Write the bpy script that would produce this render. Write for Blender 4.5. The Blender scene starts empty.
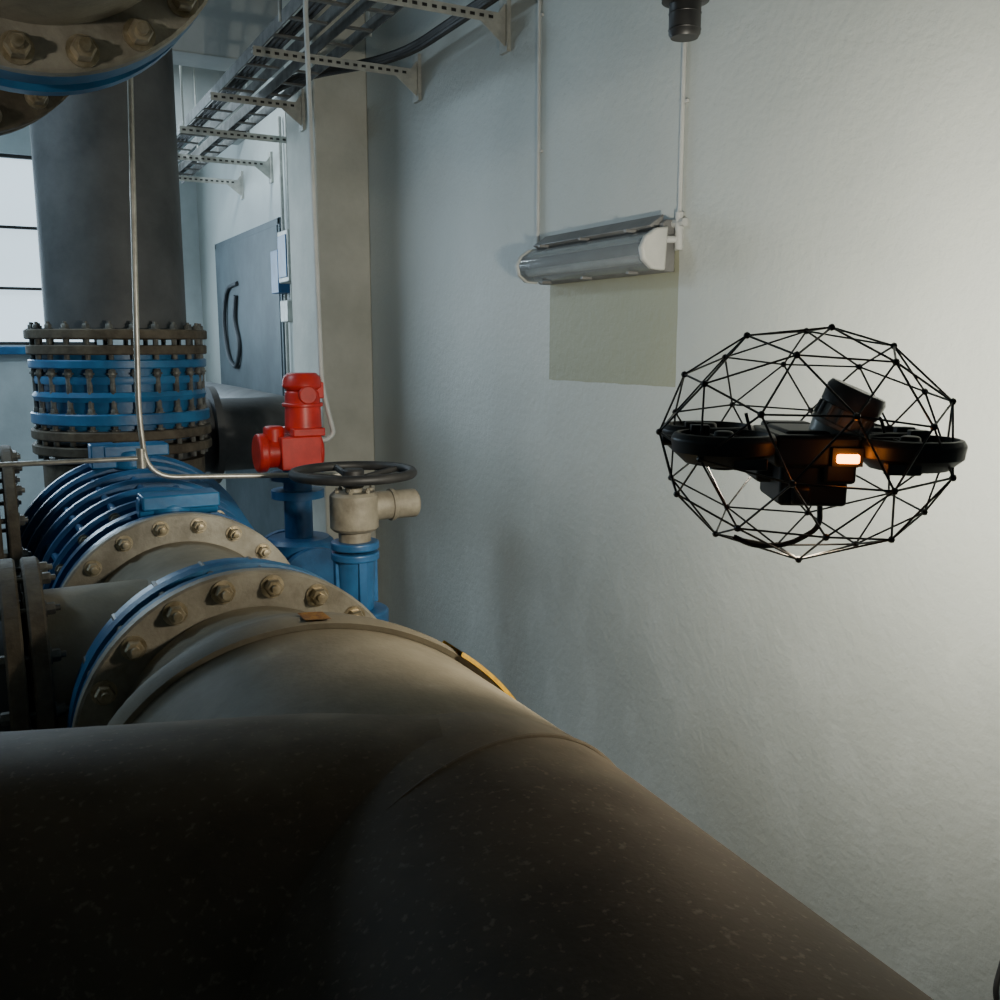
import bpy, bmesh, math, random
from mathutils import Vector, Matrix
random.seed(4)
E = 2.3   # eye height above floor
def W(x,y,z): return Vector((x,y,z+E))
X=Vector((1,0,0)); Y=Vector((0,1,0)); Z=Vector((0,0,1))

# ---------------------------------------------------------------- materials
def mat(name, c1, c2=None, rough=.6, metal=0., scale=6., detail=6., bump=.0, bscale=40., c3=None, stretch=(1,1,1), contrast=(.35,.65), spec=.5):
    m=bpy.data.materials.new(name); m.use_nodes=True
    nt=m.node_tree; b=nt.nodes['Principled BSDF']
    b.inputs['Roughness'].default_value=rough; b.inputs['Metallic'].default_value=metal
    b.inputs['Specular IOR Level'].default_value=spec
    tc=nt.nodes.new('ShaderNodeTexCoord'); mp=nt.nodes.new('ShaderNodeMapping')
    mp.inputs['Scale'].default_value=stretch
    nt.links.new(tc.outputs['Object'],mp.inputs['Vector'])
    n=nt.nodes.new('ShaderNodeTexNoise'); n.inputs['Scale'].default_value=scale; n.inputs['Detail'].default_value=detail
    n.inputs['Roughness'].default_value=.62
    nt.links.new(mp.outputs[0],n.inputs['Vector'])
    r=nt.nodes.new('ShaderNodeValToRGB')
    r.color_ramp.elements[0].position=contrast[0]; r.color_ramp.elements[1].position=contrast[1]
    r.color_ramp.elements[0].color=(*c1,1); r.color_ramp.elements[1].color=(*(c2 or c1),1)
    if c3:
        e=r.color_ramp.elements.new(min(.97,contrast[1]+.1)); e.color=(*c3,1)
    nt.links.new(n.outputs['Fac'],r.inputs[0]); nt.links.new(r.outputs[0],b.inputs['Base Color'])
    if bump>0:
        n2=nt.nodes.new('ShaderNodeTexNoise'); n2.inputs['Scale'].default_value=bscale; n2.inputs['Detail'].default_value=4
        nt.links.new(tc.outputs['Object'],n2.inputs['Vector'])
        bp=nt.nodes.new('ShaderNodeBump'); bp.inputs['Strength'].default_value=bump; bp.inputs['Distance'].default_value=.01
        nt.links.new(n2.outputs['Fac'],bp.inputs['Height']); nt.links.new(bp.outputs[0],b.inputs['Normal'])
    return m
def emis(name,c,s):
    m=bpy.data.materials.new(name); m.use_nodes=True
    b=m.node_tree.nodes['Principled BSDF']; b.inputs['Base Color'].default_value=(*c,1)
    b.inputs['Emission Color'].default_value=(*c,1); b.inputs['Emission Strength'].default_value=s
    return m

DUST=((.21,.185,.135),(.32,.285,.215),(.43,.39,.31))
M_pipe=mat('pipe_paint_dusty',DUST[0],DUST[1],.68,0,5,12,.10,90,c3=DUST[2],spec=.3)
def shaded_grimemat():
    # brown grime with shade painted in, fading to the lit dusty tone past tee
    m=mat('pipe_grime_shaded',(.060,.043,.027),(.115,.085,.054),.68,0,3.2,14,.06,120,c3=(.24,.18,.115),contrast=(.36,.64),spec=.28)
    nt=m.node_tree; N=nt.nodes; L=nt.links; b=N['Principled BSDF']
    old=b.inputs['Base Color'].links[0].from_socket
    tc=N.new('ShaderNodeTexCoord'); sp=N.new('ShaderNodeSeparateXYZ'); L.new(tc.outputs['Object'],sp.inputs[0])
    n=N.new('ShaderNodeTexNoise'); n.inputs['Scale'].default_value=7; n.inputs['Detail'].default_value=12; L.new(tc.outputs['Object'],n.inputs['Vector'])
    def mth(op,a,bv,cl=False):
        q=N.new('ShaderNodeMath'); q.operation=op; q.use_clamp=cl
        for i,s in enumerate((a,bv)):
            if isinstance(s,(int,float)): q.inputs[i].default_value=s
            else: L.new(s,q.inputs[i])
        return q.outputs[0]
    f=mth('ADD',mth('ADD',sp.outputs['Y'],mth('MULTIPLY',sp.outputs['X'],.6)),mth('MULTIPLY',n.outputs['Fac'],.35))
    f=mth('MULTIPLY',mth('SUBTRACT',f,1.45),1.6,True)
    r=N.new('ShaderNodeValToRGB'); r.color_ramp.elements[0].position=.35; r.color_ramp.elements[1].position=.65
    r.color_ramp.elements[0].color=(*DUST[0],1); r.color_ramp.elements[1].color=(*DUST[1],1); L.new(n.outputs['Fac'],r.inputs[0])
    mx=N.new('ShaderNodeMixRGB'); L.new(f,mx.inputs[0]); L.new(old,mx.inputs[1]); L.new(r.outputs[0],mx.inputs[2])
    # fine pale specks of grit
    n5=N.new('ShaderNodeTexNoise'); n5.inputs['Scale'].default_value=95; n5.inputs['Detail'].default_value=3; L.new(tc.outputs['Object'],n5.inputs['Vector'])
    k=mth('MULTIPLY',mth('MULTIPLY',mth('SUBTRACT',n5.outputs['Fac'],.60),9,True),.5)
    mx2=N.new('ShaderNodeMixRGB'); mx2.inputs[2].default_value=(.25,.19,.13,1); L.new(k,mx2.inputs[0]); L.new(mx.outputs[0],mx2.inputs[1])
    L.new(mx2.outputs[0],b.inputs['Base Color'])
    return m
M_pipe_dark=shaded_grimemat()
M_riser=mat('riser_grey',(.065,.07,.073),(.12,.125,.128),.6,0,3,8,.12,40)
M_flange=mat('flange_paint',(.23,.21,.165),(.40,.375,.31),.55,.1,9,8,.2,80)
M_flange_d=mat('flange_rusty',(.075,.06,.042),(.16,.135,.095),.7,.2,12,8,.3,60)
M_bolt=mat('bolt_zinc_brass',(.28,.23,.14),(.60,.52,.38),.36,.6,20,4)
M_rod=mat('rod_dull',(.09,.09,.085),(.24,.24,.215),.5,.4,20,4)
M_blue=mat('blue_coating',(.02,.11,.26),(.04,.20,.42),.4,0,6,6,.1,50)
M_blue_d=mat('blue_coating_dark',(.015,.07,.17),(.03,.13,.30),.38,0,6,6,.1,50)
M_dark=mat('black_rubber',(.012,.012,.012),(.025,.024,.023),.55,0,15,4)
M_red=mat('red_enamel',(.42,.015,.01),(.65,.03,.02),.4,0,8,4,.05,40)
M_steel=mat('steel_tube',(.38,.36,.31),(.55,.53,.47),.35,.6,20,3)
M_galv=mat('galvanised',(.38,.38,.35),(.55,.55,.50),.5,.3,12,5)
M_tray=mat('tray_metal',(.10,.10,.095),(.20,.20,.19),.55,.3,12,5)
M_cond=mat('white_conduit',(.46,.47,.46),(.56,.57,.55),.5)
M_gear=mat('gearbox_paint',(.15,.13,.095),(.25,.225,.17),.6,.1,14,6,.2,60)
M_yel=mat('yellow_tape',(.85,.52,.02),(.6,.33,.02),.5,0,40,4)
M_tag=mat('old_tag',(.45,.22,.03),(.2,.08,.02),.6,0,60,4)
M_conc=mat('concrete',(.10,.10,.09),(.17,.17,.155),.85,0,3,9,.3,30)
M_ceil=mat('ceiling_paint',(.36,.38,.37),(.45,.47,.46),.8,0,2,6,.15,30)
M_far=mat('far_wall_paint',(.46,.52,.54),(.58,.65,.67),.8,0,2,6,.15,30)
M_pillar=mat('pillar_paint',(.50,.50,.44),(.62,.61,.54),.75,0,3,8,.3,20)
M_door=mat('door_grey',(.05,.072,.083),(.09,.12,.135),.6,0,2,5)
M_hose=mat('hose_grey',(.03,.04,.047),(.05,.06,.07),.6,0,8,5)
M_lampbody=mat('lamp_body',(.14,.14,.138),(.21,.21,.207),.5)
M_cap=mat('lamp_cap',(.46,.47,.44),(.58,.58,.55),.4)
M_cable=mat('cable_black',(.02,.02,.02),(.05,.05,.05),.6)
M_drone=mat('drone_black',(.008,.008,.009),(.016,.016,.016),.45,0,20,3)
M_dgrey=mat('drone_grey',(.07,.07,.07),(.12,.12,.12),.32,.4,20,3)
M_silver=mat('lidar_grey',(.20,.20,.19),(.30,.30,.285),.35,.3,20,3)
M_led=emis('led_orange',(1,.25,.03),20)
M_glass=emis('window_daylight',(.68,.84,.95),1.4)
M_ledw=emis('led_white',(1,.95,.85),6)
def clear():
    m=bpy.data.materials.new('clear_diffuser'); m.use_nodes=True
    b=m.node_tree.nodes['Principled BSDF']
    b.inputs['Base Color'].default_value=(.66,.72,.75,1); b.inputs['Roughness'].default_value=.10
    b.inputs['Transmission Weight'].default_value=.75; b.inputs['IOR'].default_value=1.35
    return m
M_clear=clear()

def wallmat():
    m=bpy.data.materials.new('painted_plaster_wall'); m.use_nodes=True
    nt=m.node_tree; N=nt.nodes; L=nt.links; b=N['Principled BSDF']; b.inputs['Roughness'].default_value=.6
    tc=N.new('ShaderNodeTexCoord')
    n=N.new('ShaderNodeTexNoise'); n.inputs['Scale'].default_value=1.3; n.inputs['Detail'].default_value=9
    L.new(tc.outputs['Object'],n.inputs['Vector'])
    r=N.new('ShaderNodeValToRGB'); r.color_ramp.elements[0].position=.3; r.color_ramp.elements[1].position=.7
    r.color_ramp.elements[0].color=(.445,.47,.445,1); r.color_ramp.elements[1].color=(.52,.545,.515,1)
    L.new(n.outputs['Fac'],r.inputs[0])
    mp=N.new('ShaderNodeMapping'); mp.inputs['Scale'].default_value=(1,3,1.5); L.new(tc.outputs['Object'],mp.inputs[0])
    n3=N.new('ShaderNodeTexNoise'); n3.inputs['Scale'].default_value=1.8; n3.inputs['Detail'].default_value=8
    L.new(mp.outputs[0],n3.inputs['Vector'])
    r3=N.new('ShaderNodeValToRGB'); r3.color_ramp.elements[0].position=.56; r3.color_ramp.elements[1].position=.64
    r3.color_ramp.elements[0].color=(0,0,0,1); r3.color_ramp.elements[1].color=(.22,.22,.22,1)
    L.new(n3.outputs['Fac'],r3.inputs[0])
    mx=N.new('ShaderNodeMixRGB'); mx.inputs[2].default_value=(.63,.66,.64,1)
    sp=N.new('ShaderNodeSeparateXYZ'); L.new(tc.outputs['Object'],sp.inputs[0])
    def mth(op,a,bv,cl=False):
        q=N.new('ShaderNodeMath'); q.operation=op; q.use_clamp=cl
        if isinstance(a,(int,float)): q.inputs[0].default_value=a
        else: L.new(a,q.inputs[0])
        if isinstance(bv,(int,float)): q.inputs[1].default_value=bv
        else: L.new(bv,q.inputs[1])
        return q.outputs[0]
    low=mth('MULTIPLY',mth('SUBTRACT',E-.45,sp.outputs['Z']),1.4,True)
    L.new(mth('MULTIPLY',r3.outputs[0],low),mx.inputs[0]); L.new(r.outputs[0],mx.inputs[1])
    wob=N.new('ShaderNodeTexNoise'); wob.inputs['Scale'].default_value=9; L.new(tc.outputs['Object'],wob.inputs['Vector'])
    wv=mth('MULTIPLY',mth('SUBTRACT',wob.outputs['Fac'],.5),.012)
    yy=mth('ADD',sp.outputs['Y'],wv); zz=mth('ADD',sp.outputs['Z'],wv)
    k=mth('MULTIPLY',mth('MULTIPLY',mth('GREATER_THAN',yy,2.985),mth('LESS_THAN',yy,3.94)),
          mth('MULTIPLY',mth('GREATER_THAN',zz,E-.165),mth('LESS_THAN',zz,E+.36)))
    mx2=N.new('ShaderNodeMixRGB'); mx2.inputs[2].default_value=(.30,.305,.20,1)
    L.new(mth('MULTIPLY',k,.85),mx2.inputs[0]); L.new(mx.outputs[0],mx2.inputs[1]); L.new(mx2.outputs[0],b.inputs['Base Color'])
    n2=N.new('ShaderNodeTexNoise'); n2.inputs['Scale'].default_value=30; n2.inputs['Detail'].default_value=7; n2.inputs['Roughness'].default_value=.6
    L.new(tc.outputs['Object'],n2.inputs['Vector'])
    v=N.new('ShaderNodeTexVoronoi'); v.inputs['Scale'].default_value=19; L.new(tc.outputs['Object'],v.inputs['Vector'])
    n4=N.new('ShaderNodeTexNoise'); n4.inputs['Scale'].default_value=5; n4.inputs['Detail'].default_value=3
    L.new(tc.outputs['Object'],n4.inputs['Vector'])
    hh=mth('ADD',mth('ADD',n2.outputs['Fac'],mth('MULTIPLY',mth('LESS_THAN',v.outputs['Distance'],.12),.6)),mth('MULTIPLY',n4.outputs['Fac'],1.2))
    bp=N.new('ShaderNodeBump'); bp.inputs['Strength'].default_value=.55; bp.inputs['Distance'].default_value=.008
    L.new(hh,bp.inputs['Height']); L.new(bp.outputs[0],b.inputs['Normal'])
    return m
M_wall=wallmat()

# ---------------------------------------------------------------- mesh builder
def basis(d):
    d=d.normalized()
    a=Z if abs(d.z)<.9 else X
    u=a.cross(d).normalized(); v=d.cross(u).normalized()
    return d,u,v
class MB:
    def __init__(s): s.v=[];s.f=[];s.m=[]
    def add(s,vs,fs,mi=0):
        o=len(s.v); s.v+= [Vector(p) for p in vs]; s.f+=[tuple(i+o for i in f) for f in fs]; s.m+=[mi]*len(fs)
    def lathe(s,prof,o,d,seg=48,mi=0,closed=False,a0=0,a1=2*math.pi,fn=None):
        d,u,v=basis(d); full=abs(a1-a0-2*math.pi)<1e-6
        n=seg if full else seg+1; vs=[];fs=[]
        for (t,r) in prof:
            for i in range(n):
                a=a0+(a1-a0)*i/seg
                p=o+d*t+(u*math.cos(a)+v*math.sin(a))*r
                vs.append(fn(p) if fn else p)
        K=len(prof)
        for k in range(K if closed else K-1):
            k2=(k+1)%K
            for i in range(seg):
                j=(i+1)%n
                fs.append((k*n+i,k*n+j,k2*n+j,k2*n+i))
        s.add(vs,fs,mi)
    def cyl(s,p0,p1,r0,r1=None,seg=32,mi=0,ch=0):
        r1=r0 if r1 is None else r1; L=(p1-p0).length
        if ch: pr=[(0,0),(0,r0-ch),(ch,r0),(L-ch,r1),(L,r1-ch),(L,0)]
        else: pr=[(0,0),(0,r0),(L,r1),(L,0)]
        s.lathe(pr,p0,p1-p0,seg,mi)
    def box(s,c,size,rot=None,mi=0):
        vs=[]
        for i in (-1,1):
            for j in (-1,1):
                for k in (-1,1):
                    p=Vector((i*size[0]/2,j*size[1]/2,k*size[2]/2))
                    if rot: p=rot@p
                    vs.append(c+p)
        s.add(vs,[(0,1,3,2),(4,6,7,5),(0,4,5,1),(2,3,7,6),(0,2,6,4),(1,5,7,3)],mi)
    def prism(s,pts,d,mi=0):
        n=len(pts); vs=[p for p in pts]+[p+d for p in pts]
        s.add(vs,[tuple(range(n)),tuple(range(2*n-1,n-1,-1))]+[(i,(i+1)%n,n+(i+1)%n,n+i) for i in range(n)],mi)
    def tube(s,pts,r,seg=8,mi=0,fil=0):
        if fil: pts=fillet(pts,fil)
        vs=[];fs=[];N=len(pts)
        d0=(pts[1]-pts[0]).normalized(); _,u,v=basis(d0)
        for i,p in enumerate(pts):
            d=(pts[min(i+1,N-1)]-pts[max(i-1,0)]).normalized()
            u=(u-d*u.dot(d)).normalized(); v=d.cross(u)
            for k in range(seg):
                a=2*math.pi*k/seg; vs.append(p+(u*math.cos(a)+v*math.sin(a))*r)
        for i in range(N-1):
            for k in range(seg):
                k2=(k+1)%seg; fs.append((i*seg+k,i*seg+k2,(i+1)*seg+k2,(i+1)*seg+k))
        fs.append(tuple(range(seg))); fs.append(tuple((N-1)*seg+k for k in range(seg)))
        s.add(vs,fs,mi)
    def sphere(s,c,r,seg=12,mi=0,sc=(1,1,1)):
        K=seg//2+1; vs=[];fs=[]
        for k in range(K):
            ph=math.pi*k/(K-1)
            for i in range(seg):
                a=2*math.pi*i/seg
                vs.append(c+Vector((r*math.sin(ph)*math.cos(a)*sc[0],r*math.sin(ph)*math.sin(a)*sc[1],r*math.cos(ph)*sc[2])))
        for k in range(K-1):
            for i in range(seg):
                j=(i+1)%seg; fs.append((k*seg+i,k*seg+j,(k+1)*seg+j,(k+1)*seg+i))
        s.add(vs,fs,mi)
    def torus(s,c,d,R,r,seg=48,sg=10,mi=0,fn=None):
        s.lathe([(r*math.sin(2*math.pi*k/sg),R+r*math.cos(2*math.pi*k/sg)) for k in range(sg)],c,d,seg,mi,True,fn=fn)
    def nut(s,o,d,r,h,mi=0):
        d=d.normalized()
        s.lathe([(0,0),(0,r*1.45),(h*.18,r*1.45),(h*.18,0)],o,d,16,mi)
        s.lathe([(h*.18,0),(h*.18,r*1.1),(h*.85,r*1.1),(h,r*.95),(h,0)],o,d,6,mi)
        s.lathe([(h,r*.55),(h*1.5,r*.52),(h*1.55,0)],o,d,10,mi)
    def bolts(s,c,d,R,n,r,h,ph=0,mi=0,both=None):
        dd=d.normalized(); 
        if abs(dd.z)>.9: u,v=X,Y
        elif abs(dd.y)>.8: u,v=X,Z
        else: u,v=Y,Z
        for i in range(n):
            a=ph+2*math.pi*i/n
            q=c+(u*math.cos(a)+v*math.sin(a))*R
            s.nut(q,dd,r,h,mi)
            if both: s.nut(q-dd*both,-dd,r,h,mi); s.cyl(q,q-dd*both,r*.5,seg=8,mi=mi)
    def flange(s,c,d,R,ri,t,mi=0):
        s.lathe([(0,ri),(0,R-.006),(.006,R),(t-.006,R),(t,R-.006),(t,ri)],c,d,72,mi,True)
    def obj(s,name,mats,parent=None,ang=38,bevel=0):
        me=bpy.data.meshes.new(name); me.from_pydata([tuple(p) for p in s.v],[],s.f)
        for m in mats: me.materials.append(m)
        me.polygons.foreach_set('material_index',s.m)
        bm=bmesh.new(); bm.from_mesh(me); bmesh.ops.remove_doubles(bm,verts=bm.verts,dist=1e-5)
        bmesh.ops.dissolve_degenerate(bm,edges=bm.edges,dist=1e-6)
        bmesh.ops.recalc_face_normals(bm,faces=bm.faces); bm.to_mesh(me); bm.free()
        me.polygons.foreach_set('use_smooth',[True]*len(me.polygons))
        me.set_sharp_from_angle(angle=math.radians(ang))
        o=bpy.data.objects.new(name,me); bpy.context.scene.collection.objects.link(o)
        if parent: o.parent=parent
        if bevel:
            b=o.modifiers.new('bevel','BEVEL'); b.width=bevel; b.segments=2; b.limit_method='ANGLE'; b.angle_limit=math.radians(40)
        return o
def fillet(pts,rad,n=7):
    out=[pts[0]]
    for i in range(1,len(pts)-1):
        a,b,c=pts[i-1],pts[i],pts[i+1]
        d1=(a-b); d2=(c-b); r=min(rad,d1.length*.45,d2.length*.45)
        p=b+d1.normalized()*r; q=b+d2.normalized()*r
        for k in range(n+1):
            t=k/n; out.append(p*(1-t)**2+b*2*t*(1-t)+q*t*t)
    out.append(pts[-1]); return out
def empty(name,loc=(0,0,0)):
    e=bpy.data.objects.new(name,None); e.empty_display_size=.1; bpy.context.scene.collection.objects.link(e); return e

# ---------------------------------------------------------------- room
def slab(name,x0,x1,y0,y1,z0,z1,m,parent=None,bevel=0):
    b=MB(); b.box(W((x0+x1)/2,(y0+y1)/2,(z0+z1)/2),(x1-x0,y1-y0,z1-z0)); return b.obj(name,[m],parent,bevel=bevel)
slab('floor',-3.7,2.6,-2.7,12.2,-2.5,-2.3,M_conc)
slab('ceiling',-3.7,2.6,-2.7,12.2,2.6,2.8,M_ceil)
slab('wall_right',2.4,2.6,-2.5,12.0,-2.3,2.6,M_wall)
slab('wall_left',-3.7,-3.5,-2.5,12.0,-2.3,2.6,M_far)
slab('wall_back',-3.5,2.4,-2.7,-2.5,-2.3,2.6,M_far)
wf=MB()
def wb(x0,x1,z0,z1): wf.box(W((x0+x1)/2,12.1,(z0+z1)/2),(x1-x0,.2,z1-z0))
wb(-3.5,-2.2,-2.3,2.6); wb(1.2,2.4,-2.3,2.6); wb(-2.2,1.2,-2.3,0.0); wb(-2.2,1.2,2.05,2.6)
wf.obj('wall_far',[M_far])
wn=empty('window_1')
b=MB(); b.box(W(-.5,12.16,1.02),(3.4,.02,2.05)); b.obj('panes',[M_glass],wn)
b=MB()
for z in (.0,.62,1.28,2.05): b.box(W(-.5,12.08,z),(3.4,.06,.03 if 0<z<1.9 else .07))
for x in (-2.2,-1.15,-.1,1.2): b.box(W(x,12.08,1.02),(.05,.06,2.05))
b.obj('frame',[M_dark],wn)
b=MB(); b.box(W(-.5,11.95,-.06),(3.6,.12,.09)); b.obj('sill',[M_blue],wn,bevel=.01)
slab('pillar',2.03,2.4,6.3,6.95,-2.3,2.6,M_pillar,bevel=.01)
slab('ceiling_beam',-3.5,2.4,7.0,7.35,1.95,2.6,M_ceil,bevel=.01)
slab('ceiling_beam',-3.5,2.4,9.6,9.9,1.95,2.6,M_ceil,bevel=.01)
g=empty('door_1')
b=MB(); b.box(W(2.385,9.75,-.63),(.03,2.5,3.34)); b.obj('leaf',[M_door],g,bevel=.004)
b=MB()
b.box(W(2.39,8.48,-.6),(.02,.06,3.4)); b.box(W(2.39,11.03,-.6),(.02,.06,3.4)); b.box(W(2.39,9.75,1.07),(.02,2.6,.06))
b.obj('frame',[M_door],g,bevel=.004)
b=MB()
b.tube(fillet([W(2.36,10.0,.62),W(2.35,10.45,.60),W(2.34,10.62,.25),W(2.35,10.5,-.15),W(2.34,10.1,-.25),W(2.35,9.95,.0),W(2.345,10.15,.25),W(2.35,10.05,.5)],.2,8),.022,8)
b.obj('hose_loop',[M_hose],g)

# ---------------------------------------------------------------- foreground pipe
xc,zc=.55,-1.0
fp=empty('large_steel_pipe')
b=MB()
C=lambda y:W(xc,y,zc)
b.lathe([(0,.445),(.72,.445),(.80,.43),(1.08,.355),(1.17,.345),(1.2,.345),(1.2,.0)],C(1.15),Y,96,0)
sh=lambda p:Vector((p.x,p.y-.28*(p.x-xc)-.06*((p.z-E)-zc),p.z))
b.lathe([(-.04,.446),(-.04,.457),(.0,.462),(.04,.457),(.04,.446)],C(1.83),Y,96,0,True,fn=sh)
b.obj('main_run',[M_pipe],fp)
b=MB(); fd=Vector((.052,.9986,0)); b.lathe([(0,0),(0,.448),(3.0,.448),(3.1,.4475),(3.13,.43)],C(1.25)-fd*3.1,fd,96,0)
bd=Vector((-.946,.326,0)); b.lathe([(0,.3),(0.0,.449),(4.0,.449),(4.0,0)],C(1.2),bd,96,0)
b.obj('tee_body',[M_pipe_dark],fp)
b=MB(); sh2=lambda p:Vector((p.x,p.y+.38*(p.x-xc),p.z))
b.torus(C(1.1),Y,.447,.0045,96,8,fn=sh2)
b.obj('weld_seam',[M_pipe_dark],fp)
b=MB()
b.lathe([(-.05,.458),(-.045,.467),(.045,.467),(.05,.458)],C(1.83),Y,14,0,a0=math.radians(126),a1=math.radians(152),fn=sh)
b.obj('yellow_tape',[M_yel],fp)
b=MB()
b.flange(C(2.36),Y,.435,.33,.045)
b.obj('flange',[M_flange],fp)
b=MB(); b.bolts(C(2.36),-Y,.395,20,.021,.03,math.radians(9)); b.obj('flange_bolts',[M_bolt],fp)
b=MB(); b.lathe([(-.03,.463),(.03,.463)],C(1.83),Y,4,0,a0=math.radians(87),a1=math.radians(93),fn=sh); b.obj('tape_tag',[M_tag],fp)
dj=empty('blue_dismantling_joint')
b=MB()
b.lathe([(0,.34),(0,.425),(.03,.43),(.035,.40),(.08,.40),(.085,.428),(.115,.432),(.12,.40),(.15,.40),(.155,.42),(.2,.42),(.205,.34)],C(2.41),Y,72,0,True)
b.obj('body',[M_blue],dj)
b=MB()
b.torus(C(2.47),Y,.407,.012,72,8); b.torus(C(2.545),Y,.407,.01,72,8); b.obj('gaskets',[M_dark],dj)
b=MB(); 
for i in range(20):
    a=math.radians(9+18*i); q=Vector((math.cos(a),0,math.sin(a)))*.41
    b.cyl(C(2.41)+q,C(2.62)+q,.012,seg=8)
b.obj('tie_rods',[M_rod],dj)

sp=empty('flanged_pipe_spool')
b=MB()
b.lathe([(0,.0),(0,.34),(.68,.34),(.68,0)],C(2.62),Y,72,0)
b.lathe([(0,0),(0,.30),(.50,.30)],C(2.95),-X,72,0)
b.obj('body',[M_pipe],sp)
b=MB(); b.flange(C(3.30),Y,.435,.33,.045); b.obj('flange',[M_flange],sp)
b=MB(); b.bolts(C(3.30),-Y,.395,20,.019,.03,math.radians(9)); b.obj('flange_bolts',[M_bolt],sp)
b=MB(); b.flange(W(.10,2.95,zc),-X,.40,.29,.045); b.flange(W(.04,2.95,zc),-X,.40,.29,.045)
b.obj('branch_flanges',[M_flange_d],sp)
b=MB(); b.bolts(W(.10,2.95,zc),X,.365,16,.016,.025,.2,both=.1); b.obj('branch_bolts',[M_rod],sp)
b=MB(); b.cyl(W(.0,2.95,zc),W(-.60,2.95,zc),.29,seg=64); b.obj('branch_pipe',[M_riser],sp)

l2=empty('parallel_pipeline')
b=MB(); b.cyl(W(-.95,2.45,-1.0),W(-.95,9,-1.0),.36,seg=64); b.cyl(W(-.7,4.3,-.90),W(0.0,4.3,-.90),.33,seg=48)
b.obj('pipe',[M_riser],l2)
b=MB()
b.flange(W(-.02,4.3,-.86),X,.46,.3,.04); b.flange(W(.04,4.3,-.86),X,.46,.3,.04)
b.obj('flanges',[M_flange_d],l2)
b=MB(); b.bolts(W(.08,4.3,-.86),X,.42,20,.02,.02,.1,both=.11); b.obj('bolts',[M_rod],l2)
b=MB(); b.box(W(-.95,5,-1.82),(.5,.3,.96)); b.box(W(-.95,7.8,-1.82),(.5,.3,.96)); b.box(W(-.95,2.8,-1.82),(.5,.3,.96)); b.obj('supports',[M_conc],l2,bevel=.02)

bv=empty('blue_butterfly_valve')
b=MB()
b.lathe([(0,0),(0,.43),(.05,.43),(.05,.36),(.15,.36),(.15,.43),(.2,.43),(.2,.0)],C(3.35),Y,72,0)
for k in range(6):
    y=3.66+.155*k; r=.44+.017*k
    b.lathe([(0,0),(0,r-.015),(.012,r),(.04,r),(.052,r-.015),(.052,0)],C(y),Y,72,0)
b.cyl(C(3.5),C(4.6),.38,seg=64)
for i in range(20):
    a=math.radians(18*i+4); q=Vector((math.cos(a),0,math.sin(a)))
    b.cyl(C(3.66)+q*.415,C(4.5)+q*.485,.014,seg=8)
b.obj('ribbed_body',[M_blue_d],bv)
b=MB()
b.cyl(W(xc,3.47,-.66),W(xc,3.47,-.545),.07,seg=24,ch=.01); b.box(W(xc+.03,3.47,-.54),(.26,.13,.05)); b.cyl(W(xc-.11,3.47,-.56),W(xc+.16,3.47,-.56),.038,seg=20)
b.cyl(W(xc-.02,4.3,-.52),W(xc-.02,4.3,-.44),.08,seg=24,ch=.01); b.box(W(xc,4.3,-.44),(.26,.13,.05)); b.box(W(xc-.13,4.3,-.46),(.1,.12,.1))
b.obj('gear_operator',[M_blue],bv,bevel=.006)
b=MB(); b.bolts(C(3.66),-Y,.41,20,.015,.02,.1); b.bolts(C(3.545),-Y,.40,20,.012,.02,.1); b.obj('bolts',[M_bolt],bv)
b=MB(); b.cyl(C(4.55),C(4.9),.34,seg=64); b.obj('outlet',[M_pipe],bv)
for y,r in ((1.5,.447),(2.98,.342),(4.7,.345)):
    b=MB(); hw_=r+.05
    pts=[W(xc-hw_,y,-2.3),W(xc+hw_,y,-2.3),W(xc+hw_,y,zc-.2)]
    for k in range(17):
        a=math.radians(-22-136*k/16); pts.append(W(xc+r*math.cos(a),y,zc+r*math.sin(a)-.003))
    pts.append(W(xc-hw_,y,zc-.2))
    b.prism(pts,Y*.2); b.obj('concrete_pipe_saddle',[M_conc])

# ---------------------------------------------------------------- riser
rx,ry=.67,5.63
rs=empty('vertical_riser_pipe')
R=lambda z:W(rx,ry,z)
b=MB(); b.cyl(R(.06),R(2.595),.36,seg=72); b.cyl(R(-1.3),R(-.5),.36,seg=72); b.lathe([(0,0),(0,.37),(.7,.37)],W(xc+.05,ry-.7,zc),Y,64,0)
b.obj('pipe',[M_riser],rs)
b=MB()
b.flange(R(.03),Z,.465,.35,.05); b.flange(R(-.05),Z,.46,.35,.05); b.flange(R(-.49),Z,.465,.35,.05); b.flange(R(-.57),Z,.465,.35,.05)
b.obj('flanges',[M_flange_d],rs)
b=MB(); b.cyl(R(-.62),R(-1.25),.42,seg=64); b.cyl(R(-1.25),R(-2.3),.3,seg=48); b.obj('foot',[M_flange_d],rs)
b=MB()
b.cyl(R(-.5),R(.0),.40,seg=64)
b.flange(R(-.12),Z,.455,.36,.045); b.flange(R(-.41),Z,.46,.36,.06)
b.lathe([(0,.38),(0,.437),(.025,.447),(.05,.437),(.05,.38)],R(-.29),Z,64,0,True)
b.lathe([(0,.38),(0,.43),(.02,.435),(.04,.43),(.04,.38)],R(-.2),Z,64,0,True)
b.obj('blue_joint',[M_blue],rs)
b=MB()
for i in range(24):
    a=2*math.pi*i/24+.05; q=Vector((math.cos(a),math.sin(a),0))*.427
    b.cyl(R(-.6)+q,R(.1)+q,.014,seg=8)
    for z in (.08,-.35,-.15): b.nut(R(z)+q,Z,.018,.025)
    for z in (-.14,-.43): b.nut(R(z)+q,-Z,.018,.025)
b.obj('tie_rods',[M_rod],rs)
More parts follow.
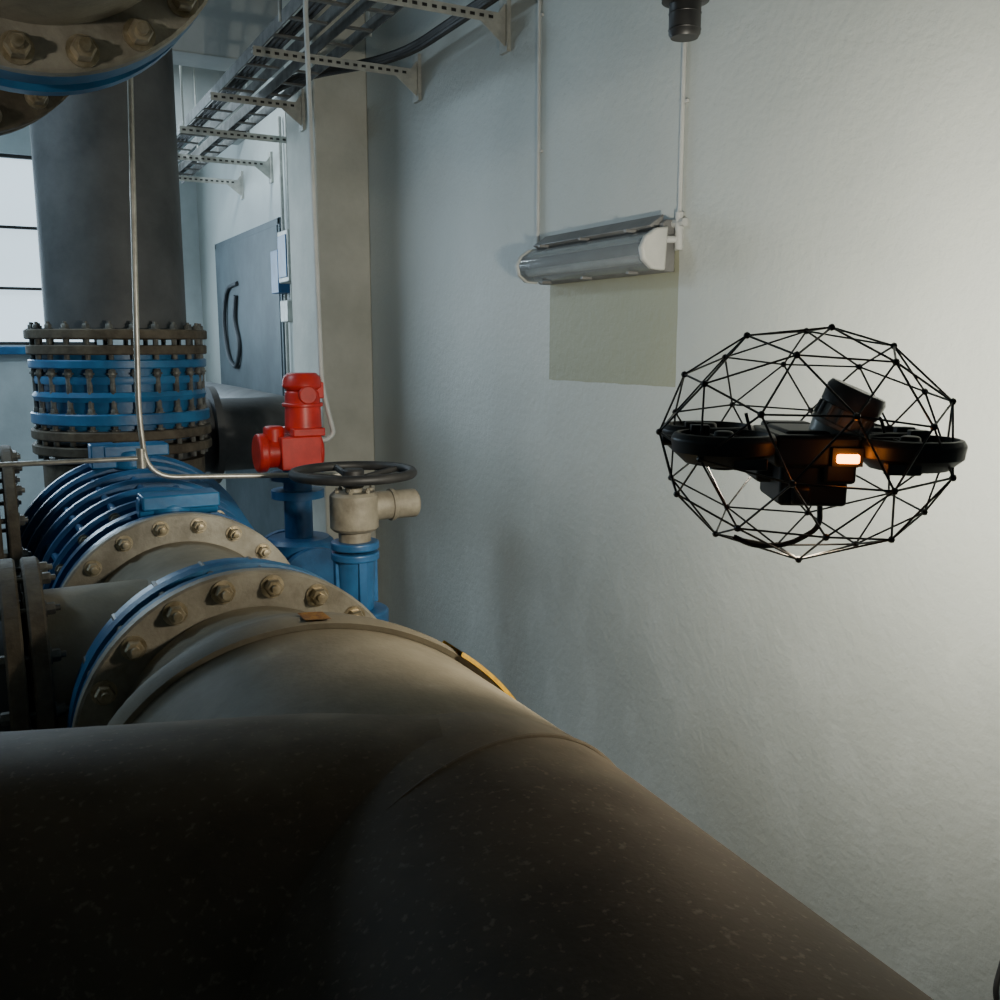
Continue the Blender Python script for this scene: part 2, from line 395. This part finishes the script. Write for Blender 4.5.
b=MB(); b.tube(fillet([W(.85,6.0,-.55),W(1.68,6.0,-.55),W(1.75,7.6,-.55),W(1.75,11.9,-.55)],.3,10),.225,40); b.lathe([(0,.2),(0,.3),(.04,.3),(.04,.2)],W(1.2,6.0,-.55),X,48,0,True)
b.obj('side_branch',[M_riser],rs)

# ---------------------------------------------------------------- overhead pipe
op=empty('overhead_flanged_pipe')
ox,oz=.14,.99
O=lambda y:W(ox,y,oz)
b=MB(); b.cyl(O(-2.45),O(2.3),.345,seg=72); b.obj('pipe',[M_flange],op)
b=MB(); b.flange(O(2.27),Y,.435,.33,.045); b.obj('flange',[M_flange],op)
b=MB(); b.bolts(O(2.27),-Y,.397,20,.023,.04,math.radians(14)); b.obj('bolts',[M_bolt],op)
b=MB(); b.lathe([(0,.3),(0,.43),(.06,.435),(.07,.40),(.14,.40),(.15,.43),(.19,.43),(.2,.3)],O(2.32),Y,72,0,True); b.obj('blue_joint',[M_blue],op)
b=MB(); 
b.tube(fillet([W(ox,2.4,oz),W(-.02,2.75,oz-.02),W(-.1,3.3,oz-.02),W(-1.2,3.35,oz),W(-3.48,3.35,oz)],.35,10),.31,48)
b.obj('elbow',[M_flange],op)
b=MB(); fdn=Vector((-.18,1,0)).normalized(); b.flange(W(-.03,2.88,oz-.06),fdn,.40,.28,.045); b.flange(W(-.04,2.94,oz-.06),fdn,.40,.28,.045); b.obj('rear_flange',[M_flange_d],op)
b=MB(); b.bolts(W(-.03,2.88,oz-.06),-fdn,.36,18,.02,.03,.1); b.obj('rear_bolts',[M_bolt],op)
b=MB()
for y in (-1.2,.6):
    b.lathe([(0,.347),(0,.355),(.06,.355),(.06,.347)],O(y),Y,64,0,True)
    for s in (-1,1): b.cyl(W(ox+s*.36,y+.03,oz),W(ox+s*.36,y+.03,2.6),.012,seg=10)
b.obj('hanger_clamps',[M_galv],op)

# ---------------------------------------------------------------- small tubes
b=MB()
b.tube([W(.585,3.57,2.6),W(.52,3.58,1.0),W(.477,3.58,-.25),W(.495,3.58,-.47),W(1.25,3.6,-.51)],.010,10,fil=.12)
b.tube([W(-3.4,3.58,-.38),W(.477,3.58,-.40)],.009,10)
b.cyl(W(.477,3.58,-.435),W(.477,3.58,-.365),.016,seg=12)
b.cyl(W(1.23,3.6,-.51),W(1.30,3.6,-.51),.018,seg=12)
b.obj('steel_impulse_tube',[M_steel])
b=MB()
b.tube([W(1.44,4.37,1.62),W(1.44,4.55,1.60),W(1.46,4.6,1.3),W(1.48,4.6,-.2),W(1.535,4.6,-.44),W(1.50,4.6,-.47),W(1.47,4.6,-.47)],.0125,10,fil=.1)
b.obj('white_drop_conduit',[M_cond])

# ---------------------------------------------------------------- red actuator valve
ra=empty('red_valve_actuator')
ax,ay=1.36,4.6
b=MB()
A=lambda x,z,dy=0:W(ax+x,ay+dy,z)
b.cyl(A(.02,-.42),A(.02,-.22),.09,.085,seg=32,ch=.008); b.cyl(A(.02,-.22),A(.02,-.135),.098,.09,seg=32,ch=.02)
b.cyl(A(.02,-.30),A(.02,-.28),.1,seg=32)
b.cyl(A(-.2,-.52),A(.06,-.52),.075,seg=32,ch=.01); b.cyl(A(-.22,-.52),A(-.17,-.52),.095,seg=32,ch=.008); b.cyl(A(.06,-.52),A(.10,-.52),.09,seg=32,ch=.008)
b.box(A(-.02,-.52),(.2,.2,.16)); b.box(A(.02,-.42),(.16,.2,.04)); b.cyl(A(-.13,-.5),A(-.13,-.39),.05,seg=24,ch=.01)
b.cyl(A(.02,-.24,-.1),A(.02,-.24,-.05),.045,seg=20); b.box(A(.09,-.22),(.05,.1,.08))
b.obj('housing',[M_red],ra,bevel=.006)
b=MB(); b.cyl(A(-.02,-.6),A(-.02,-1.0),.07,seg=24); b.cyl(A(-.02,-.66),A(-.02,-.62),.13,seg=32); b.cyl(A(-.02,-.75),A(-.02,-.71),.13,seg=32)
b.cyl(A(-.02,-.95),A(-.02,-1.25),.17,seg=32,ch=.02)
for s in (-1,1): b.cyl(W(ax-.02,ay+.28*s,-1.15),W(ax-.02,ay+.24*s,-1.15),.19,seg=32)
b.cyl(W(ax-.02,ay-.26,-1.15),W(ax-.02,ay+.26,-1.15),.13,seg=32); b.obj('blue_valve_body',[M_blue_d],ra)
b=MB(); b.cyl(A(-.02,-1.2),A(-.02,-2.3),.06,seg=20); b.obj('stand',[M_tray],ra)
b=MB()
for i in range(6):
    a=i*math.pi/3+.3; b.nut(A(.02+.07*math.cos(a),-.4,.075*math.sin(a)),Z,.009,.016)
b.obj('fittings',[M_bolt],ra)

# ---------------------------------------------------------------- handwheel gate valve
hw=empty('handwheel_gate_valve')
hx,hy=1.175,3.31
H=lambda z,dx=0,dy=0:W(hx+dx,hy+dy,z)
b=MB(); b.torus(H(-.465),Z,.217,.018,56,12)
for i in range(5):
    a=2*math.pi*i/5+.3; q=Vector((math.cos(a),math.sin(a),0))
    b.tube([H(-.49)+q*.03,H(-.48)+q*.1,H(-.467)+q*.21],.012,8)
b.cyl(H(-.52),H(-.45),.04,seg=20,ch=.006); b.obj('handwheel',[M_dark],hw)
b=MB(); b.cyl(H(-.68),H(-.50),.032,seg=16)
b.cyl(H(-.68),H(-.535),.09,seg=28,ch=.012); b.cyl(H(-.595,.03),H(-.595,.25),.054,seg=28,ch=.008); b.cyl(H(-.595,.14),H(-.595,.155),.061,seg=28)
b.cyl(H(-.72),H(-.66),.06,seg=24)
for i in range(6):
    a=i*math.pi/3; b.nut(H(-.538,.066*math.cos(a),.066*math.sin(a)),Z,.008,.014)
b.obj('gearbox',[M_gear],hw,bevel=.004)
b=MB(); b.cyl(H(-.75),H(-.72),.09,seg=28,ch=.004); b.cyl(H(-.79),H(-.76),.09,seg=28,ch=.004); b.cyl(H(-.98),H(-.78),.066,.075,seg=28); 
b.box(H(-.86),(.165,.03,.2)); b.box(H(-.86),(.03,.165,.2))
b.cyl(H(-1.04),H(-.98),.12,seg=32,ch=.006); b.cyl(H(-1.3),H(-1.04),.12,.11,seg=32)
for s in (-1,1): b.cyl(W(hx,hy+.2*s,-1.3),W(hx,hy+.24*s,-1.3),.17,seg=32)
b.cyl(W(hx,hy-.22,-1.3),W(hx,hy+.22,-1.3),.12,seg=32)
b.obj('bonnet',[M_blue_d],hw,bevel=.004)
b=MB(); b.cyl(W(hx,2.2,-1.3),W(hx,3.1,-1.3),.1,seg=32); b.cyl(W(hx,3.5,-1.3),W(hx,4.1,-1.3),.1,seg=32)
b.cyl(W(hx,2.2,-1.3),W(hx,2.2,-2.3),.1,seg=32); b.cyl(W(hx,4.0,-1.3),W(hx,4.0,-2.3),.1,seg=32); b.obj('small_pipe',[M_riser],hw)

# ---------------------------------------------------------------- cable tray
ct=empty('cable_tray')
b=MB(); d=MB()
for k in range(6):
    y=4.37+1.08*k; xr=2.4 if not 6.3<y<6.95 else 2.03
    z=1.57
    b.box(W((1.42+xr)/2,y,z),(xr-1.42,.045,.012)); b.box(W((1.42+xr)/2,y,z+.022),(xr-1.42,.045,.006))
    b.box(W((1.42+xr)/2,y-.02,z),(xr-1.42,.004,.05))
    b.prism([W(xr,y-.02,z-.14),W(xr,y-.02,z+.1),W(xr-.06,y-.02,z+.02),W(xr-.16,y-.02,z-.02)],Y*.006)
    b.box(W(xr-.01,y,z-.02),(.02,.08,.26))
    n=int((xr-1.45)/.05)
    for i in range(n):
        d.box(W(1.45+.05*i,y-.0235,z),(.024,.004,.014))
        d.box(W(1.45+.05*i,y,z-.007),(.024,.016,.004))
b.obj('brackets',[M_galv],ct); d.obj('slots',[M_dark],ct)
b=MB()
for (x0,x1) in ((1.48,1.68),(1.78,1.92)):
    for x in (x0,x1): b.box(W(x,7.3,1.64),(.006,6.0,.07))
    y=4.35
    while y<10.2:
        b.box(W((x0+x1)/2,y,1.61),(x1-x0,.03,.01)); y+=.3
b.obj('tray_ladder',[M_tray],ct)
b=MB()
for i in range(6):
    dx=random.uniform(-.04,.04); dz=random.uniform(0,.035); r=random.choice([.01,.013,.016])
    b.tube([W(2.28+dx,-1+0*i,1.62+dz),W(2.28+dx,4.2,1.61+dz),W(2.27+dx,5.4,1.61+dz),W(1.84+dx*.8,6.15,1.63+dz),W(1.84+dx*.8,10.4,1.63+dz)],r,8,fil=.5)
for i in range(3):
    dx=(i-1)*.03; b.tube([W(1.56+dx,4.3,1.625),W(1.56+dx,6,1.63),W(1.56+dx,10.4,1.63)],.012,8)
b.obj('cable_bundle',[M_cable],ct)
b=MB()
for y in (5.0,7.6,9.5):
    for x in (1.45,1.93): b.tube([W(x,y,1.6),W(x,y,2.6)],.008,6)
b.obj('hanger_rods',[M_galv],ct)

b=MB()
b.tube([W(2.37,7.9,2.6),W(2.37,7.9,.95)],.02,8); b.tube([W(2.37,8.1,2.6),W(2.37,8.1,.2)],.016,8); b.tube([W(2.37,8.3,1.9),W(2.37,8.3,-.6)],.016,8)
b.obj('wall_conduit',[M_galv])
jb=empty('junction_box')
b=MB(); b.box(W(2.33,7.95,.72),(.14,.3,.42)); b.obj('box',[M_galv],jb,bevel=.01)
b=MB(); b.box(W(2.34,8.3,.62),(.12,.22,.36)); b.box(W(2.255,7.95,.72),(.01,.24,.34)); b.obj('door',[M_blue_d],jb,bevel=.008)
b=MB(); b.box(W(2.34,8.05,.28),(.12,.22,.18)); b.obj('switch',[M_galv],jb,bevel=.008)

# ---------------------------------------------------------------- wall lamp (damp-proof batten, clear diffuser)
wl=empty('wall_fluorescent_light')
y0,y1=2.985,3.97
def extr(b,pts,ya,yb,mi=0):
    b.prism([W(p[0],ya,p[1]) for p in pts],Y*(yb-ya),mi)
def prof(s=1.0):
    pts=[(2.345,.455),(2.29,.445),(2.245,.415),(2.225,.375),(2.235,.33),(2.275,.30),(2.335,.295)]
    c=(2.30,.365); return [(c[0]+(p[0]-c[0])*s,c[1]-.01+(p[1]-c[1])*s) for p in pts]
b=MB(); extr(b,[(2.395,.475),(2.35,.475),(2.335,.46),(2.335,.29),(2.35,.28),(2.395,.28)],y0+.02,y1-.02)
extr(b,[(2.36,.50),(2.34,.485),(2.29,.452),(2.335,.43),(2.36,.44)],y0+.05,y1-.05)
b.obj('housing',[M_lampbody],wl,bevel=.004)
b=MB(); extr(b,prof(.95),y0+.03,y1-.03); b.obj('diffuser',[M_clear],wl,ang=60)
b=MB(); extr(b,prof(1.04),y0,y0+.03); extr(b,prof(1.04),y1-.03,y1)
b.obj('end_caps',[M_cap],wl,bevel=.008)
b=MB()
for y in (3.15,3.48,3.81):
    b.box(W(2.285,y,.442),(.05,.018,.012)); b.box(W(2.30,y,.282),(.05,.018,.012))
b.obj('clips',[M_lampbody],wl,bevel=.002)
b=MB()
b.cyl(W(2.275,y0+.06,.335),W(2.275,y1-.06,.335),.014,seg=16); b.cyl(W(2.275,y0+.06,.395),W(2.275,y1-.06,.395),.014,seg=16)
b.obj('tubes',[M_cap],wl)
b=MB()
b.tube([W(2.388,4.035,2.6),W(2.388,4.035,.36),W(2.388,3.95,.36)],.009,8)
b.tube([W(2.388,2.975,2.6),W(2.388,2.975,.42)],.009,8)
b.cyl(W(2.388,2.975,.36),W(2.388,2.975,.50),.017,seg=12); b.tube([W(2.388,2.94,.46),W(2.388,3.01,.46)],.017,8); b.tube([W(2.388,2.975,.40),W(2.35,3.0,.40)],.014,8)
for z in (.9,1.5,2.1):
    for y in (4.035,2.975): b.box(W(2.394,y,z),(.012,.04,.012))
b.obj('conduits',[M_cond],wl)

pd=empty('black_pendant_lampholder')
px,py,pz=1.70,2.12,.80
b=MB(); P=W(px,py,pz)
b.lathe([(0,0),(0,.036),(.01,.042),(.085,.042),(.09,.062),(.15,.066),(.16,.05),(.2,.03),(.26,.02),(.26,0)],P,Z,32,0)
for z in (.02,.06): b.torus(P+Z*z,Z,.042,.0015,32,6)
b.tube([P+Z*.2,W(px,py,2.6)],.008,8); b.cyl(W(px,py,2.55),W(px,py,2.6),.06,seg=20)
b.obj('holder',[M_drone],pd)

b=MB(); b.tube([W(2.385,1.44,-2.3),W(2.375,1.445,-1.85),W(2.36,1.455,-1.78),W(2.392,1.455,-1.68)],.008,8,fil=.05); b.obj('black_cable_stub',[M_cable])

# ---------------------------------------------------------------- drone
dr=empty('caged_inspection_drone'); dr.location=W(1.172,1.127,-.157); dr.rotation_euler=(0,math.radians(.5),math.radians(-32))
bm=bmesh.new(); bmesh.ops.create_icosphere(bm,subdivisions=2,radius=1.0,matrix=Matrix.Rotation(.35,4,'Z')@Matrix.Rotation(.25,4,'X'))
b=MB(); S=Vector((.235,.235,.190))
def cg(p):
    return Vector((p.x*S.x,p.y*S.y,p.z*S.z))
for e in bm.edges:
    b.tube([cg(e.verts[0].co),cg(e.verts[1].co)],.0018,6)
for v in bm.verts: b.sphere(cg(v.co),.0058,8)
bm.free(); b.obj('cage',[M_drone],dr)
b=MB(); bl=MB()
for sx in (-1,1):
    for sy in (-1,1):
        c=Vector((sx*.142,sy*.082,-.002*sx))
        b.lathe([(-.030,.050),(-.028,.058),(-.010,.078),(.010,.081),(.018,.076),(.020,.070)],c,Z,40,0,True)
        b.cyl(c-Z*.038,c+Z*.022,.022,.015,seg=20,ch=.003)
        b.tube([Vector((sx*.04,sy*.03,0)),c-Z*.008],.015,8)
        for k in range(3):
            a=2*math.pi*k/3+sx; q=Vector((math.cos(a),math.sin(a),0)); b.tube([c-Z*.012,c+q*.072-Z*.012],.004,6)
            q2=Vector((math.cos(a+.6),math.sin(a+.6),0)); n=Vector((-q2.y,q2.x,0))
            bl.prism([c+q2*.01+n*.005+Z*.01,c+q2*.03+n*.011+Z*.012,c+q2*.064+n*.005+Z*.011,c+q2*.064-n*.004+Z*.009,c+q2*.03-n*.007+Z*.008,c+q2*.01-n*.004+Z*.008],Z*.0015)
        o=Vector((sx*.2,sy*.115,0)); b.tube([c+(o-c).normalized()*.07,o*.96],.005,6)
        b.box(c+Vector((sx*.03,sy*-.05,.018)),(.03,.02,.018)); b.box(c+Vector((-sx*.03,-.06,-.022)),(.05,.02,.018))
for s in (-1,1):
    b.box(Vector((s*.13,0,-.006)),(.14,.06,.036)); b.tube([Vector((s*.19,0,0)),Vector((s*.228,0,0))],.009,8)
b.obj('rotor_ducts',[M_drone],dr,bevel=.002); bl.obj('propellers',[M_dgrey],dr)
b=MB()
b.box(Vector((0,0,-.005)),(.13,.2,.05)); b.box(Vector((.0,0,.015)),(.09,.15,.02)); b.box(Vector((-.0,-.01,-.055)),(.105,.15,.075))
b.box(Vector((.035,-.06,-.03)),(.05,.08,.05)); b.box(Vector((-.05,.03,-.045)),(.05,.1,.04)); b.box(Vector((-.02,-.075,-.075)),(.03,.04,.03))
b.box(Vector((0,.12,-.01)),(.08,.05,.07))
b.obj('body',[M_drone],dr,bevel=.006)
b=MB()
ld=Vector((.38,-.12,.90)).normalized(); l0=Vector((.036,-.035,.006))
b.lathe([(0,0),(0,.040),(.022,.043),(.024,.046),(.029,.046)],l0,ld,36,1); b.lathe([(.029,.046),(.031,.042),(.054,.042)],l0,ld,36,1); b.lathe([(.054,.042),(.056,.046),(.082,.048),(.090,.044),(.092,.0)],l0,ld,36,0)
for k in range(14):
    a=2*math.pi*k/14; _,u,v=basis(ld); q=(u*math.cos(a)+v*math.sin(a))*.044; b.cyl(l0+ld*.031+q,l0+ld*.054+q,.003,seg=6,mi=1)
b.tube([Vector((.03,.0,.0)),l0+ld*.01],.02,10)
b.obj('lidar',[M_dgrey,M_silver],dr)
b=MB(); b.box(Vector((.042,-.110,-.014)),(.034,.008,.014)); b.obj('status_led',[M_led],dr,bevel=.003)
b=MB(); b.box(Vector((.042,-.102,-.012)),(.046,.012,.028)); b.obj('led_holder',[M_drone],dr)
b=MB(); 
for x in (-.03,.03): b.box(Vector((x,.148,-.01)),(.02,.006,.03))
b.obj('headlights',[M_ledw],dr)
b=MB()
b.tube([Vector((-.115,-.06,-.148)),Vector((-.085,-.07,-.16)),Vector((-.03,-.07,-.158)),Vector((.02,-.06,-.13)),Vector((.02,-.05,-.09))],.0045,8,fil=.03)
b.tube([Vector((.06,-.02,.02)),Vector((.11,-.03,.05)),Vector((.12,-.03,.02))],.003,6,fil=.02)
b.tube([Vector((-.08,.02,.01)),Vector((-.09,.02,.045))],.003,6)
b.obj('antenna_cable',[M_drone],dr)

# ---------------------------------------------------------------- lights
def light(name,typ,loc,energy,col,size=.1,dirv=None,**k):
    l=bpy.data.lights.new(name,typ); l.energy=energy; l.color=col
    o=bpy.data.objects.new(name,l); bpy.context.scene.collection.objects.link(o); o.location=loc
    if typ=='AREA':
        l.shape='RECTANGLE'; l.size=size; l.size_y=k.get('size_y',size)
    elif typ=='SPOT':
        l.spot_size=math.radians(k.get('ang',120)); l.spot_blend=k.get('blend',.5); l.shadow_soft_size=size
    else: l.shadow_soft_size=size
    if dirv is not None: o.rotation_euler=Vector(dirv).to_track_quat('-Z','Y').to_euler()
    return o
light('drone_headlight','SPOT',W(1.36,1.38,-.13),125,(1,.95,.80),.05,(.80,.58,.0),ang=168,blend=.8)
light('drone_front_beam','SPOT',W(1.27,1.40,-.13),75,(1,.95,.82),.05,(-.03,1,-.04),ang=70,blend=.9)
light('pipe_top_fill','SPOT',W(1.25,1.33,-.20),26,(1,.88,.68),.04,(-.35,.62,-.62),ang=105,blend=.6)  # added spot ahead of the drone to brighten the pipe top
light('pipe_crown_fill','SPOT',W(1.17,1.10,-.31),9,(1,.80,.55),.05,(-.25,-.25,-1),ang=150,blend=1)  # added warm spot below the drone, lights the pipe crown
light('drone_status_glow','POINT',dr.location+Matrix.Rotation(math.radians(-32),3,'Z')@Vector((.042,-.145,-.014)),.05,(1,.3,.05),.012)
light('window_light','AREA',W(-.6,11.8,1.0),170,(.66,.84,1),3,(0,-1,-.1),size_y=1.9)
light('ceiling_lamp_far','AREA',W(.9,8.5,2.5),75,(.75,.90,1),1.2,(0,0,-1),size_y=.3)
light('ceiling_lamp_mid','AREA',W(-1.6,5.4,2.5),62,(.66,.85,1),1.2,(.35,.1,-1),size_y=.5)
light('overhead_flange_fill','SPOT',W(-2.6,-.3,.1),140,(1,.93,.8),.1,Vector((.14,2.27,.75))-Vector((-2.6,-.3,.1)),ang=28,blend=.6)  # unseen spot added to brighten the overhead flange, no fixture on the wall

w=bpy.data.worlds.new('World'); bpy.context.scene.world=w; w.use_nodes=True
w.node_tree.nodes['Background'].inputs[0].default_value=(.5,.6,.7,1); w.node_tree.nodes['Background'].inputs[1].default_value=.3

# ---------------------------------------------------------------- camera
cam=bpy.data.cameras.new('camera'); co=bpy.data.objects.new('camera',cam); bpy.context.scene.collection.objects.link(co)
th=math.radians(28.4); p=math.radians(9.27)
Rt=Vector((math.cos(th),-math.sin(th),0)); F=Vector((math.sin(th)*math.cos(p),math.cos(th)*math.cos(p),-math.sin(p))); U=Rt.cross(F)
m=Matrix((Rt,U,-F)).transposed().to_4x4(); m.translation=W(0,0,0); co.matrix_world=m
cam.sensor_width=36; cam.lens=34.2; cam.clip_start=.02
bpy.context.scene.camera=co
